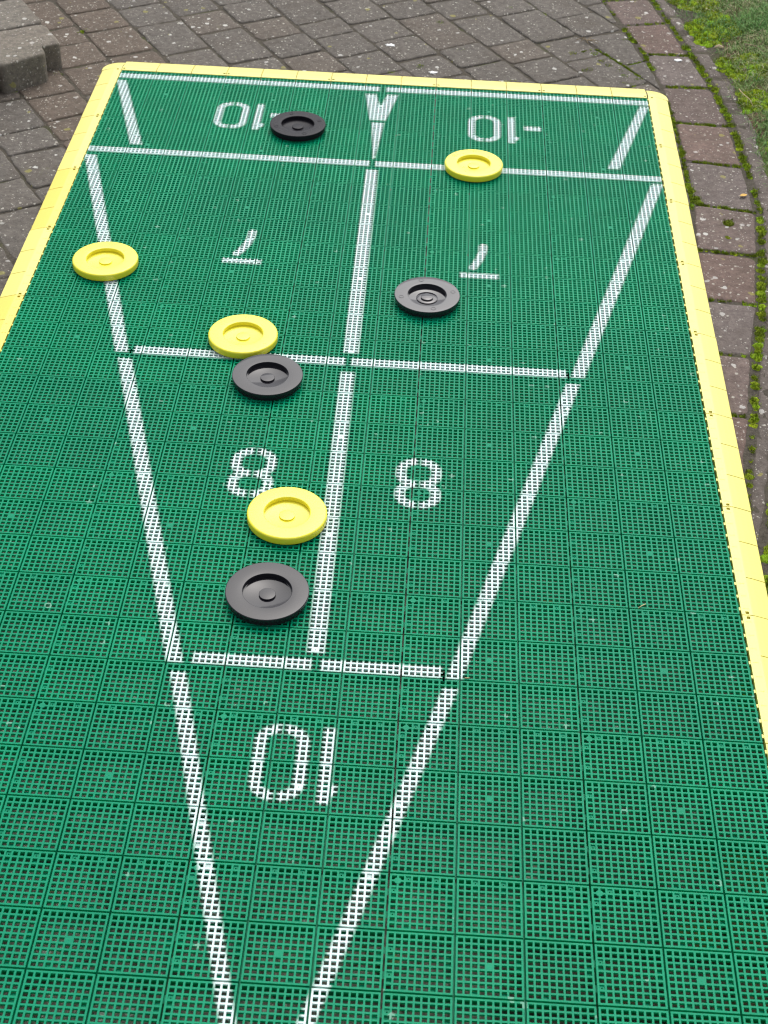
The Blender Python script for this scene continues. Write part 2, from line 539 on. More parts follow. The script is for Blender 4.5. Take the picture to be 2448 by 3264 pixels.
HW = [0.030, 0.034, 0.034, 0.040, 0.050, 0.046, 0.052, 0.042, 0.034, 0.024, 0.022, 0.022, 0.030, 0.024, 0.022, 0.022, 0.022, 0.022]
def haunch():
    """rough continuous concrete strip outside the edging stones"""
    V, F, T = [], [], []
    row = 0
    prof = (0.0, 0.06, 0.15, 0.4, 0.65, 0.86, 0.95, 1.0)
    for i in range(len(SR) - 1):
        n = 16
        for k in range(n):
            f = k / n
            x, y = lerp2(SR[i], SR[i + 1], f)
            w = (HW[i] * (1 - f) + HW[i + 1] * f + 0.008) * (1 + 0.35 * mnoise.noise(Vector((y * 11, 2.0, 0))) + 0.18 * mnoise.noise(Vector((y * 60, 5.0, 0))))
            crack = 0.006 if mnoise.noise(Vector((y * 23, 7.7, 0))) > 0.42 else 0.0
            for q, u in enumerate(prof):
                z = GROUND - 0.003 + 0.004 * mnoise.noise(Vector((x * 30 + u * 2, y * 30, 1))) - crack
                if q in (0, len(prof) - 1): z -= 0.035
                elif q in (1, len(prof) - 2): z -= 0.004
                V.append((x + 0.017 + w * u + 0.002 * mnoise.noise(Vector((u * 9, y * 70, 3))), y, z))
                v = 0.92 + 0.18 * mnoise.noise(Vector((x * 8, y * 8, 4)))
                T.append((v, v * 1.02, v * 0.98, 1))
            row += 1
    m = len(prof)
    for r in range(row - 1):
        for q in range(m - 1):
            F.append((r * m + q, (r + 1) * m + q, (r + 1) * m + q + 1, r * m + q + 1))
    return mesh_obj("concrete_haunch", V, F, M_haunch, attrs={'tint': ('FLOAT_COLOR', 'POINT', T)}, smooth=True)
tag(haunch(), kind='structure')

def sr_x(y):
    for (x0, y0), (x1, y1) in zip(SR, SR[1:]):
        if y1 <= y <= y0: return x0 + (x1 - x0) * (y - y0) / (y1 - y0)
    return SR[0][0] - 0.25 * (y - SR[0][1]) if y > SR[0][1] else SR[-1][0] - 0.3 * (SR[-1][1] - y)
def soil_z(x, y):
    d = x - sr_x(y)
    z = GROUND - 0.009 + min(max(d - 0.03, 0), 0.5) * 0.05
    z += mnoise.noise(Vector((x * 9, y * 9, 2))) * 0.006 + mnoise.noise(Vector((x * 40, y * 40, 5))) * 0.0035
    if d < 0.02: z = min(z, GROUND - 0.03)
    return z
grid_sheet("soil", 0.5, 3.4, -3.4, 3.0, 0.02, soil_z, M_soil)

# ================================================================ STONE STEP (upper left)
step = empty("stone_step", (-1.02, 0.06, GROUND))
tag(step, 'low grey weathered stone step of rounded blocks left of the yellow edged court', 'step')
def step_block(poly, top, tint, mat=M_pav, r=0.02):
    s = Stones()
    s.add([(x + 1.02, y - 0.06) for x, y in poly], top - GROUND, depth=top - GROUND + 0.03, tint=tint, r=r, wob=0.004, tilt=0.004, bevel=0.009)
    return s.build("step_block", mat, step)
sdir = Vector((-0.848, -0.53)); P0 = Vector((-0.923, 0.023))
def quad(o, u, du, v, dv): return [tuple(o), tuple(o + u * du), tuple(o + u * du + v * dv), tuple(o + v * dv)]
step_block(quad(P0, tdir, 0.150, sdir, 0.30), 0.058, (1.55, 1.48, 1.36))
step_block(quad(P0 + tdir * 0.156, tdir, 0.20, sdir, 0.30), 0.059, (1.5, 1.47, 1.38))
step_block(quad(P0 + tdir * 0.362, tdir, 0.22, sdir, 0.30), 0.058, (1.0, 1.0, 0.95))
step_block(quad(P0 + tdir * 0.588, tdir, 0.22, sdir, 0.30), 0.058, (1.05, 1.02, 0.95))
step_block([(-0.947, -0.074), (-1.048, -0.166), (-1.16, -0.10), (-0.978, -0.003)], 0.068, (1.5, 1.46, 1.33), r=0.013)
step_block([(-1.052, -0.176), (-1.25, -0.36), (-1.36, -0.24), (-1.14, -0.105)], 0.066, (1.7, 1.0, 0.68), mat=M_edge)
step_block([(-1.17, -0.11), (-1.35, -0.20), (-1.45, 0.0), (-1.22, 0.02)], 0.060, (1.1, 1.1, 1.05))

# ================================================================ COURT
court = empty("shuffleboard_court", (0, 0, 0))
tag(court, 'green plastic lattice floor with white painted lines and yellow edging on grey paving', 'game court')
CELL, GRV, NH = 0.1, 0.0032, 9
RIB = 0.0030
PITCH = (CELL - GRV - RIB) / NH
HOLE = PITCH - RIB
DEP, LOW, BOT = -0.0045, -0.0065, -0.0150

class Quads:
    def __init__(self): self.v = []; self.extra = []
    def q(self, a, b, c, d): self.v.append((a, b, c, d))
    def top(self, x0, x1, y0, y1, z): self.q((x0, y0, z), (x1, y0, z), (x1, y1, z), (x0, y1, z))
    def hole(self, x0, x1, y0, y1, zt, zb):      # walls facing into the hole
        self.q((x0, y0, zt), (x1, y0, zt), (x1, y0, zb), (x0, y0, zb))
        self.q((x1, y1, zt), (x0, y1, zt), (x0, y1, zb), (x1, y1, zb))
        self.q((x0, y1, zt), (x0, y0, zt), (x0, y0, zb), (x0, y1, zb))
        self.q((x1, y0, zt), (x1, y1, zt), (x1, y1, zb), (x1, y0, zb))
    def outer(self, x0, x1, y0, y1, zt, zb):
        self.q((x1, y0, zt), (x0, y0, zt), (x0, y0, zb), (x1, y0, zb))
        self.q((x0, y1, zt), (x1, y1, zt), (x1, y1, zb), (x0, y1, zb))
        self.q((x0, y0, zt), (x0, y1, zt), (x0, y1, zb), (x0, y0, zb))
        self.q((x1, y1, zt), (x1, y0, zt), (x1, y0, zb), (x1, y1, zb))
    def arrays(self):
        V = np.array(self.v, dtype=float).reshape(-1, 3)
        F = np.arange(len(V)).reshape(-1, 4)
        return V, F

def tile_mesh():
    Q = Quads()
    holes_plain = []
    for ci in range(3):
        for cj in range(3):
            ox, oy = ci * CELL + GRV / 2, -cj * CELL - GRV / 2      # top left of the cell body, y runs down
            W = CELL - GRV
            hx = [ox + RIB + i * PITCH for i in range(NH)]
            hy = [oy - RIB - j * PITCH for j in range(NH)]
            # horizontal ribs
            for j in range(NH + 1):
                y1 = oy - j * PITCH
                Q.top(ox, ox + W, y1 - RIB, y1, 0.0)
            for j in range(NH):
                for i in range(NH + 1):
                    x0 = ox + i * PITCH
                    Q.top(x0, x0 + RIB, hy[j] - HOLE, hy[j], 0.0)
            Q.outer(ox, ox + W, oy - W, oy, 0.0, BOT)
            for j in range(NH):
                for i in range(NH):
                    x0, x1, y1, y0 = hx[i], hx[i] + HOLE, hy[j], hy[j] - HOLE
                    zb = BOT if (i in (0, NH - 1) or j in (0, NH - 1)) and False else DEP
                    if ci == 1 and cj == 1 and i == 4 and j == 4:
                        Q.top(x0, x1, y0, y1, 0.0)
                        continue
                    Q.hole(x0, x1, y0, y1, 0.0, zb)
                    clip = (cj == 0 and j == 0 and i in (2, 6)) or (ci == 0 and i == 0 and j in (2, 6))
                    if clip:                              # sunken clip plate with a small slot
                        z = -0.0022
                        mx, my = (x0 + x1) / 2, (y0 + y1) / 2 - 0.0008
                        a = 0.0011
                        Q.top(x0, mx - a, y0, y1, z); Q.top(mx + a, x1, y0, y1, z)
                        Q.top(mx - a, mx + a, y0, my - a, z); Q.top(mx - a, mx + a, my + a, y1, z)
                        Q.hole(mx - a, mx + a, my - a, my + a, z, z - 0.006)
                    elif (i == NH - 1 and j in (3, 4)) or (j == NH - 1 and i in (2, 6)) or (i == 0 and j in (3, 7) and ci == 0) or (j == 1 and cj == 0 and i in (2, 6)):
                        Q.top(x0, x1, y0, y1, -0.0052)   # support webs close these
                        
    # links between the cells under the grooves
    for ci in (1, 2):
        Q.top(ci * CELL - GRV / 2, ci * CELL + GRV / 2, -3 * CELL + 0.004, -0.004, -0.011)
    for cj in (1, 2):
        for ci in range(3):
            Q.top(ci * CELL + 0.004, (ci + 1) * CELL - 0.004, -cj * CELL - GRV / 2, -cj * CELL + GRV / 2, LOW)
    for ci in range(3):                                   # loops at the two far sides
        for f in (0.3, 0.7):
            Q.top(ci * CELL + f * CELL - 0.006, ci * CELL + f * CELL + 0.006, -3 * CELL - GRV / 2, -3 * CELL + GRV / 2, -0.006)
            Q.top(3 * CELL - GRV / 2, 3 * CELL + GRV / 2, -ci * CELL - f * CELL - 0.006, -ci * CELL - f * CELL + 0.006, -0.006)
        Q.top(ci * CELL + 0.004, (ci + 1) * CELL - 0.004, -GRV / 2, GRV / 2, LOW)
    V, F = Q.arrays()
    V = V.tolist(); F = F.tolist()
    # mould dot (round pad on the first rib crossing) and the tiny sprue mark in the middle
    def disc(cx, cy, r, z, n=14):
        b = len(V)
        V.append((cx, cy, z))
        for a in range(n): V.append((cx + r * math.cos(2 * math.pi * a / n), cy + r * math.sin(2 * math.pi * a / n), z))
        for a in range(n): F.append((b, b + 1 + a, b + 1 + (a + 1) % n))
        b2 = len(V)
        for a in range(n): V.append((cx + r * math.cos(2 * math.pi * a / n), cy + r * math.sin(2 * math.pi * a / n), z - 0.003))
        for a in range(n): F.append((b + 1 + a, b2 + a, b2 + (a + 1) % n, b + 1 + (a + 1) % n))
    px = GRV / 2 + PITCH + RIB / 2
    disc(px, -px, 0.0054, 0.00025)
    disc(1.5 * CELL, -1.5 * CELL, 0.0009, 0.00035, 8)
    return V, F

V, F = tile_mesh()
NROW = 12
first = None
for r in range(NROW):
    for c in range(5):
        if first is None:
            first = mesh_obj("floor_tile", V, F, M_green, court); o = first
        else:
            o = first.copy(); scene.collection.objects.link(o); o.parent = court
        o.location = (-0.75 + 0.3 * c, -0.3 * r, 0)

# ---- painted marks: a thin paint film over the rib tops and down the hole walls
def units_in(x0, x1, y0, y1):
    """rib frames (cell column, row, hole indices) overlapping a rectangle"""
    for ci in range(max(0, int(math.floor((x0 + 0.75) / CELL))), min(14, int(math.floor((x1 + 0.75) / CELL))) + 1):
        for cj in range(max(0, int(math.floor(-y1 / CELL))), int(math.floor(-y0 / CELL)) + 1):
            ox, oy = -0.75 + ci * CELL + GRV / 2, -cj * CELL - GRV / 2
            yield ci, cj, ox, oy

def paint(name, sdf, bbox, label=None, wear=0.35):
    x0, x1, y0, y1 = bbox
    m = 0.009
    x0 -= m; x1 += m; y0 -= m; y1 += m
    E = 0.00013
    P = []
    W = CELL - GRV
    for ci, cj, ox, oy in units_in(x0, x1, y0, y1):
        def T(a, b, c, d, z=E):                 # split long strips into short quads
            if b < x0 or a > x1 or d < y0 or c > y1: return
            P.append(((a, c, z), (b, c, z), (b, d, z), (a, d, z)))
        for j in range(NH + 1):
            yt = oy - j * PITCH
            yb = yt - RIB
            if yb > y1 or yt < y0: continue
            for i in range(NH + 1):
                xa = ox + i * PITCH
                T(xa, xa + RIB, yb, yt)
                if i < NH:
                    h = HOLE / 2
                    T(xa + RIB, xa + RIB + h, yb, yt); T(xa + RIB + h, xa + PITCH, yb, yt)
        for j in range(NH):
            ya = oy - RIB - j * PITCH
            if ya - HOLE > y1 or ya < y0: continue
            for i in range(NH + 1):
                xa = ox + i * PITCH
                h = HOLE / 2
                T(xa, xa + RIB, ya - h, ya); T(xa, xa + RIB, ya - HOLE, ya - h)
        for j in range(NH):
            for i in range(NH):
                a, d = ox + RIB + i * PITCH, oy - RIB - j * PITCH
                b, c = a + HOLE, d - HOLE
                if b < x0 or a > x1 or d < y0 or c > y1: continue
                if ci % 3 == 1 and cj % 3 == 1 and i == 4 and j == 4:
                    T(a, b, c, d); continue
                if (cj % 3 == 0 and j == 0 and i in (2, 6)) or (ci % 3 == 0 and i == 0 and j in (2, 6)):
                    T(a + E, b - E, c + E, d - E, -0.0019)
                a, b, c, d = a + E, b - E, c + E, d - E
                zt, zb = E, DEP + 0.0003
                P.append(((a, c, zt), (b, c, zt), (b, c, zb), (a, c, zb)))
                P.append(((b, d, zt), (a, d, zt), (a, d, zb), (b, d, zb)))
                P.append(((a, d, zt), (a, c, zt), (a, c, zb), (a, d, zb)))
                P.append(((b, c, zt), (b, d, zt), (b, d, zb), (b, c, zb)))
        # groove walls
        a, b, c, d = ox - E, ox + W + E, oy - W - E, oy + E
        for k in range(12):
            u0, u1 = k / 12, (k + 1) / 12
            xa, xb = ox + W * u0, ox + W * u1
            P.append(((xb, c, E), (xa, c, E), (xa, c, -0.007), (xb, c, -0.007)))
            P.append(((xa, d, E), (xb, d, E), (xb, d, -0.007), (xa, d, -0.007)))
            ya, yb = oy - W * u1, oy - W * u0
            P.append(((a, ya, E), (a, yb, E), (a, yb, -0.007), (a, ya, -0.007)))
            P.append(((b, yb, E), (b, ya, E), (b, ya, -0.007), (b, yb, -0.007)))
        if ci % 3 == 0 and cj % 3 == 0:          # paint also covers the round mould dot
            px, py = -0.75 + ci * CELL + GRV / 2 + PITCH + RIB / 2, -cj * CELL - (GRV / 2 + PITCH + RIB / 2)
            rr = 0.0051
            ring = [(px + rr * math.cos(q * math.pi / 4), py + rr * math.sin(q * math.pi / 4), 0.0005) for q in range(8)]
            P.append((ring[0], ring[1], ring[2], ring[3])); P.append((ring[0], ring[3], ring[4], ring[7])); P.append((ring[4], ring[5], ring[6], ring[7]))
    A = np.array(P, dtype=float)                  # n,4,3
    sd = sdf(A[:, :, 0].ravel(), A[:, :, 1].ravel()).reshape(-1, 4)
    keep = sd.max(axis=1) > -0.0072
    A, sd = A[keep], sd[keep]
    # less paint reaches down the walls
    sd = np.where(A[:, :, 2] < 0, np.minimum(sd, 0.0022) + A[:, :, 2] * 0.75, sd)
    o = mesh_obj(name, A.reshape(-1, 3), np.arange(len(A) * 4).reshape(-1, 4), M_paint, court,
                 attrs={'sd': ('FLOAT', 'POINT', sd.ravel()), 'wear': ('FLOAT', 'POINT', np.full(sd.size, wear))})
    if label: o['label'] = label
    return o

def sd_poly(pts):
    """signed distance (positive inside) of a simple polygon"""
    pts = np.array(pts, float)
    def f(x, y):
        d = np.full(x.shape, 1e9)
        inside = np.zeros(x.shape, bool)
        n = len(pts)
        for i in range(n):
            ax, ay = pts[i]; bx, by = pts[(i + 1) % n]
            ex, ey = bx - ax, by - ay
            t = np.clip(((x - ax) * ex + (y - ay) * ey) / (ex * ex + ey * ey), 0, 1)
            d = np.minimum(d, np.hypot(x - ax - t * ex, y - ay - t * ey))
            cond = ((ay > y) != (by > y))
            with np.errstate(divide='ignore', invalid='ignore'):
                xi = (bx - ax) * (y - ay) / (by - ay + 1e-15) + ax
            inside ^= cond & (x < xi)
        return np.where(inside, d, -d)
    return f
def sd_path(pts, hw):
    """stroke along a polyline with square-ish ends"""
    pts = np.array(pts, float)
    def f(x, y):
        d = np.full(x.shape, 1e9)
        for (ax, ay), (bx, by) in zip(pts, pts[1:]):
            ex, ey = bx - ax, by - ay
            t = np.clip(((x - ax) * ex + (y - ay) * ey) / (ex * ex + ey * ey), 0, 1)
            d = np.minimum(d, np.hypot(x - ax - t * ex, y - ay - t * ey))
        return hw - d
    return f
def sd_ring(cx, cy, hx, hy, r, hw, gap=0.0105):
    """rounded-rectangle stroke with stencil bridges at top and bottom"""
    def f(x, y):
        qx, qy = np.abs(x - cx) - (hx - r), np.abs(y - cy) - (hy - r)
        d = np.hypot(np.maximum(qx, 0), np.maximum(qy, 0)) + np.minimum(np.maximum(qx, qy), 0) - r
        s = hw - np.abs(d)
        return np.minimum(s, np.abs(x - cx) - gap / 2)
    return f
def union(*fs): return lambda x, y: np.maximum.reduce([f(x, y) for f in fs])

def line(p0, p1, w0, w1=None, **kw):
    """straight line between end centres; ends cut square to the court"""
    w1 = w1 or w0
    (x0, y0), (x1, y1) = p0, p1
    if abs(x1 - x0) < abs(y1 - y0):
        poly = [(x0 - w0 / 2, y0), (x0 + w0 / 2, y0), (x1 + w1 / 2, y1), (x1 - w1 / 2, y1)]
    else:
        poly = [(x0, y0 - w0 / 2), (x1, y1 - w1 / 2), (x1, y1 + w1 / 2), (x0, y0 + w0 / 2)]
    xs, ys = [p[0] for p in poly], [p[1] for p in poly]
    return paint("painted_line", sd_poly(poly), (min(xs), max(xs), min(ys), max(ys)), **kw)

# cross lines
for y, xl, xr, g0, g1, w in ((-0.0435, -0.748, 0.748, -0.0100, 0.0100, 0.025), (-0.4875, -0.748, 0.748, -0.0135, 0.0052, 0.025), (-1.3865, -0.466, 0.464, -0.012, 0.0042, 0.026), (-2.2850, -0.205, 0.2167, -0.0055, 0.0140, 0.0235)):
    line((xl, y), (g0, y), w); line((g1, y), (xr, y), w)
# slanted sides
W_ = 0.0265
line((-0.7372, -0.0765), (-0.6302, -0.451), 0.0245, 0.028)
line((-0.7360, -0.523), (-0.4930, -1.3955), 0.0275, 0.0255)
line((-0.4820, -1.421), (-0.2363, -2.297), 0.0265, 0.0255)
line((-0.2265, -2.321), (0.0, -3.185), 0.0240, 0.0180)
line((0.7365, -0.068), (0.6274, -0.4435), 0.0230, 0.0275, wear=0.8)
line((0.7352, -0.516), (0.4900, -1.396), 0.0275, 0.0265)
line((0.4790, -1.423), (0.2400, -2.2975), 0.0265, 0.0240)
line((0.2340, -2.323), (0.0133, -3.075), 0.0225, 0.0200)
# centre line
line((-0.0030, -0.523), (-0.0006, -1.352), 0.0280, 0.0300)
line((-0.0022, -1.4265), (0.0012, -2.255), 0.0272, 0.0275)
# forked arrow at the far end
up = sd_poly([(-0.0452, -0.0800), (-0.0180, -0.0790), (-0.0020, -0.1620), (0.0000, -0.1620), (0.0146, -0.0790), (0.0434, -0.0780), (0.0165, -0.2362), (-0.0250, -0.2362)])
dn = sd_poly([(-0.0180, -0.2545), (0.0128, -0.2545), (-0.0010, -0.460), (-0.0030, -0.460)])
paint("painted_arrow", union(up, dn), (-0.046, 0.044, -0.462, -0.078), 'white forked arrow with split tail on the centre of the far end')
# stencilled figures (they face the far end, so they stand upside down here)
HWS = 0.0080
def one(x, ya, yb, flag=True):
    fs = [sd_poly([(x - 0.0083, yb), (x + 0.0083, yb), (x + 0.0083, ya), (x - 0.0083, ya)])]
    if flag: fs.append(sd_poly([(x + 0.0080, yb + 0.012), (x + 0.0080, yb + 0.036), (x + 0.0185, yb + 0.034), (x + 0.0175, yb + 0.020)]))
    return fs
def ten(name_label, cx0, xo, yt, yb, dash=None, wear=0.0):
    cy = (yt + yb) / 2
    fs = [sd_ring(cx0, cy, 0.0430 - HWS, (yt - yb) / 2 - HWS, 0.030, HWS)] + one(xo, yt - 0.002, yb - 0.001)
    x1 = xo + 0.02
    if dash:
        fs.append(sd_poly([(dash[0], dash[2]), (dash[1], dash[2]), (dash[1], dash[3]), (dash[0], dash[3])])); x1 = dash[1]
    paint("painted_number", union(*fs), (cx0 - 0.045, x1, yb - 0.003, yt + 0.003), name_label, wear)
ten('white stencilled -10 upside down left of the arrow', -0.4022, -0.3296, -0.178, -0.329, (-0.2955, -0.2520, -0.2535, -0.2315), 0.3)
ten('white stencilled -10 upside down right of the arrow', 0.2878, 0.3614, -0.177, -0.327, (0.3976, 0.4412, -0.2505, -0.2280), 0.3)
ten('white stencilled 10 upside down in the narrow end', -0.0355, 0.0400, -2.4245, -2.578, None, 0.8)
def eight(cx, yt, label):
    hw = 0.0083
    mid = yt - 0.0785
    fs = [sd_ring(cx, (yt - hw + mid) / 2, 0.0430 - hw, (yt - hw - mid) / 2, 0.030, hw),
          sd_ring(cx, (mid + yt - 0.148 + hw) / 2, 0.0430 - hw, (mid - (yt - 0.148 + hw)) / 2, 0.027, hw)]
    paint("painted_number", union(*fs), (cx - 0.045, cx + 0.045, yt - 0.15, yt + 0.002), label, 0.3)
eight(-0.1650, -1.7050, 'white stencilled 8 partly under the yellow disc')
eight(0.1612, -1.7085, 'white stencilled 8 right of the centre line')
def seven(x, yb, pts, label):
    fs = [sd_poly([(x, yb), (x + 0.088, yb), (x + 0.088, yb + 0.0185), (x, yb + 0.0185)]), sd_path(pts, 0.0082)]
    paint("painted_number", union(*fs), (x - 0.002, x + 0.09, yb - 0.002, yb + 0.165), label, 0.2)
seven(-0.3265, -1.0105, [(-0.2985, -0.970), (-0.2870, -0.947), (-0.2780, -0.920), (-0.2735, -0.895), (-0.2725, -0.866)], 'white stencilled 7 upside down left of the centre line')
seven(0.2335, -1.0180, [(0.2620, -0.974), (0.2705, -0.953), (0.2785, -0.928), (0.2845, -0.902), (0.2860, -0.873)], 'white stencilled 7 upside down right of the centre line')

# ---- yellow edging strips
def strip_profile(d, L):
    if d < 0.019: return 0.0004
    t = (d - 0.019) / (L - 0.019)
    return 0.0004 - 0.0105 * t ** 1.15 - (0.0018 if t > 0.985 else 0)

def edge_piece(kind, length=0.3, Wd=0.0585, mat=None, clip_end=True, corner=False):
    """piece with its inner edge along local y from 0 to -length, reaching out along +x"""
    ds = sorted(set([0.0, 0.004, 0.007, 0.0135, 0.019, 0.022, 0.03, 0.04, 0.05, Wd - 0.004, Wd - 0.0012, Wd]))
    ys = [0.0008]
    for k in range(3):
        y = k * 0.1
        if k > 0: ys += [y - 0.0010, y + 0.0010]
    ys += [length - 0.0095, length - 0.0030, 0.0030, 0.0095, length - 0.0010]
    ys += [0.05, 0.15, 0.25]
    ys = sorted(set(ys))
    V, F = [], []
    def zat(d, y, dm, ym):
        z = strip_profile(d, Wd)
        for k in (1, 2):
            if abs(ym - 0.1 * k) < 0.0011 and (dm > 0.019 or kind == 'top'): z -= 0.0040 if kind != 'top' else 0.007
        if 0.007 < dm < 0.0135 and (0.0030 < ym < 0.0095 or length - 0.0095 < ym < length - 0.0030): z -= 0.007
        return z
    # each grid cell is its own flat quad; steps get side walls
    cell = {}
    for j in range(len(ys) - 1):
        for i in range(len(ds) - 1):
            dm, ym = (ds[i] + ds[i + 1]) / 2, (ys[j] + ys[j + 1]) / 2
            cell[i, j] = [zat(ds[i], ys[j], dm, ym), zat(ds[i + 1], ys[j], dm, ym)]
    def q(*p):
        b = len(V); V.extend(p); F.append(tuple(range(b, b + len(p))))
    for (i, j), (za, zb) in cell.items():
        a, b, y0, y1 = ds[i], ds[i + 1], -ys[j], -ys[j + 1]
        q((a, y1, za), (b, y1, zb), (b, y0, zb), (a, y0, za))
        if (i, j + 1) in cell:
            zc, zd = cell[i, j + 1]
            if abs(zc - za) > 1e-6: q((a, y1, za), (b, y1, zb), (b, y1, zd), (a, y1, zc))
        if (i + 1, j) in cell:
            zc = cell[i + 1, j][0]
            if abs(zc - zb) > 1e-6: q((b, y0, zb), (b, y1, zb), (b, y1, zc), (b, y0, zc))
    y0, y1 = -ys[0], -ys[-1]
    zo = strip_profile(Wd, Wd)
    q((Wd, y0, zo), (Wd, y1, zo), (Wd, y1, -0.0160), (Wd, y0, -0.0160))
    q((0, y1, 0.0004), (0, y0, 0.0004), (0, y0, -0.0140), (0, y1, -0.0140))
    for yy in (y0, y1):
        for i in range(len(ds) - 1):
            q((ds[i], yy, strip_profile(ds[i], Wd)), (ds[i + 1], yy, strip_profile(ds[i + 1], Wd)), (ds[i + 1], yy, -0.0158), (ds[i], yy, -0.0158))
    n = int(round(length / 0.0333)) if kind != 'top' else 0
    for k in range(n):                                      # small connector tabs over the gap
        yc = -(k + 0.5) * length / n
        for a, b, z in ((-0.0032, 0.0, -0.0012),):
            q((a, yc - 0.0035, z), (b, yc - 0.0035, z), (b, yc + 0.0035, z), (a, yc + 0.0035, z))
            q((a, yc - 0.0035, -0.006), (b, yc - 0.0035, -0.006), (b, yc - 0.0035, z), (a, yc - 0.0035, z))
            q((a, yc - 0.0035, z), (a, yc + 0.0035, z), (a, yc + 0.0035, -0.006), (a, yc - 0.0035, -0.006))
        q((0.004, yc - 0.0004, 0.0009), (0.0145, yc - 0.0004, 0.0009), (0.0145, yc + 0.0004, 0.0009), (0.004, yc + 0.0004, 0.0009))
    return V, F

def corner_fan(Wd, sgn):
    """quarter-round corner sector continuing a side piece beyond its end, local origin at the inner corner"""
    V, F = [], []
    ds = [0.0, 0.019, 0.03, 0.04, 0.05, Wd - 0.004, Wd - 0.0012, Wd]
    N = 12
    def rad(a):                                             # squarish round corner
        p = 2.35
        return 1.0 / ((abs(math.cos(a)) ** p + abs(math.sin(a)) ** p) ** (1 / p))
    for k in range(N + 1):
        a = (math.pi / 2) * k / N
        for d in ds:
            r = d * (1 + (rad(a) - 1) * (d / Wd))
            V.append((r * math.cos(a), r * math.sin(a), strip_profile(d, Wd)))
        V.append((Wd * rad(a) * math.cos(a), Wd * rad(a) * math.sin(a), -0.016))
    m = len(ds) + 1
    for k in range(N):
        for i in range(m - 1):
            F.append((k * m + i, k * m + i + 1, (k + 1) * m + i + 1, (k + 1) * m + i))
    return V, F

SW, TW = 0.0575, 0.0785
gapx = 0.0032
protos = {}
def add_strip(where, idx):
    if where in ('left', 'right'):
        key = 'corner' if idx == 0 else 'side'
    else: key = 'top'
    nm = 'corner_strip' if key == 'corner' else 'edge_strip'
    if where == 'right': tone = 'pale'
    elif where == 'top': tone = 'mid'
    else: tone = ['mid', 'mid', 'deep', 'pale', 'deep', 'pale'][idx % 6]
    k2 = (key, tone, where if key == 'corner' else '')
    if k2 not in protos:
        V, F = edge_piece(key, 0.3, TW if key == 'top' else SW)
        if key == 'corner':
            v2, f2 = corner_fan(0.0605, 1)
            b = len(V)
            V += [(x, y, z) for x, y, z in v2]; F += [tuple(i + b for i in f) for f in f2]
        protos[k2] = mesh_obj(nm, V, F, M_yel[tone], court)
        if tone == 'deep': protos[k2]['label'] = 'deeper golden yellow edging piece'
        o = protos[k2]
    else:
        o = protos[k2].copy(); scene.collection.objects.link(o); o.parent = court
    jx, jr = rng.uniform(-0.0006, 0.0006), rng.uniform(-0.002, 0.002)
    if where == 'right': o.location = (0.75 + gapx + jx, -0.3 * idx, 0); o.rotation_euler = (0, 0, jr)
    elif where == 'left':                                   # mirrored
        o.location = (-0.75 - 0.0016 + jx, -0.3 * idx, 0); o.rotation_euler = (0, 0, jr); o.scale = (-1, 1, 1)
    else:
        o.location = (-0.75 + 0.3 * idx, -0.0125, 0.0016); o.rotation_euler = (0, 0, R_(90))
    return o
for i in range(NROW): add_strip('right', i)
for i in range(NROW): add_strip('left', i)
for i in range(5): add_strip('top', i)

# ================================================================ DISCS
def lathe(prof, n=96):
    V, F = [], []
    for r, z in prof:
        if r < 1e-7: V.append((0, 0, z)); continue
        for k in range(n):
            a = 2 * math.pi * k / n
            V.append((r * math.cos(a), r * math.sin(a), z))
    idx = []; b = 0
    for r, z in prof:
        if r < 1e-7: idx.append((b, 1)); b += 1
        else: idx.append((b, n)); b += n
    for (b0, n0), (b1, n1) in zip(idx, idx[1:]):
        for k in range(n):
            k2 = (k + 1) % n
            if n0 == 1: F.append((b0, b1 + k, b1 + k2))
            elif n1 == 1: F.append((b0 + k, b1, b0 + k2))
            else: F.append((b0 + k, b1 + k, b1 + k2, b0 + k2))
    return V, [tuple(reversed(f)) for f in F]

def fillet(cx, cz, r, a0, a1, n=7):
    return [(cx + r * math.cos(R_(a0 + (a1 - a0) * k / n)), cz + r * math.sin(R_(a0 + (a1 - a0) * k / n))) for k in range(n + 1)]

def disc_parts(yellow, root):
    Rr = 0.0758 if yellow else 0.0748
    H = 0.0187
    rr = 0.0432 if yellow else 0.0440
    mat = M_py if yellow else root
    if yellow:
        prof = [(0, 0.0012), (Rr - 0.006, 0.0012)] + fillet(Rr - 0.0035, 0.0045, 0.0033, -90, 0, 4) + fillet(Rr - 0.0042, H - 0.0042, 0.0042, 0, 90)
        prof += [(rr + 0.010, H)] + [(x, z) for x, z in fillet(rr + 0.0022, H - 0.0022, 0.0022, 90, 180, 6)] + [(rr, H - 0.0080), (rr + 0.0012, H - 0.0084), (rr + 0.0012, H - 0.0098), (rr - 0.0012, H - 0.0104), (0, H - 0.0104)]
    else:
        # lower ribbed body set back under a smooth overhanging top plate
        prof = [(0, 0.0010), (Rr - 0.0060, 0.0010), (Rr - 0.0030, 0.0022), (Rr - 0.0024, 0.0100), (Rr - 0.0024, H - 0.0072), (Rr - 0.0002, H - 0.0068)]
        prof += fillet(Rr - 0.0016, H - 0.0016, 0.0016, 0, 90, 6) + [(rr + 0.012, H)] + fillet(rr + 0.0010, H - 0.0010, 0.0010, 90, 180, 5) + [(rr, H - 0.0040), (rr + 0.0008, H - 0.0044), (rr + 0.0008, H - 0.0100), (rr - 0.0012, H - 0.0108), (0, H - 0.0108)]
    return prof, Rr, rr, H

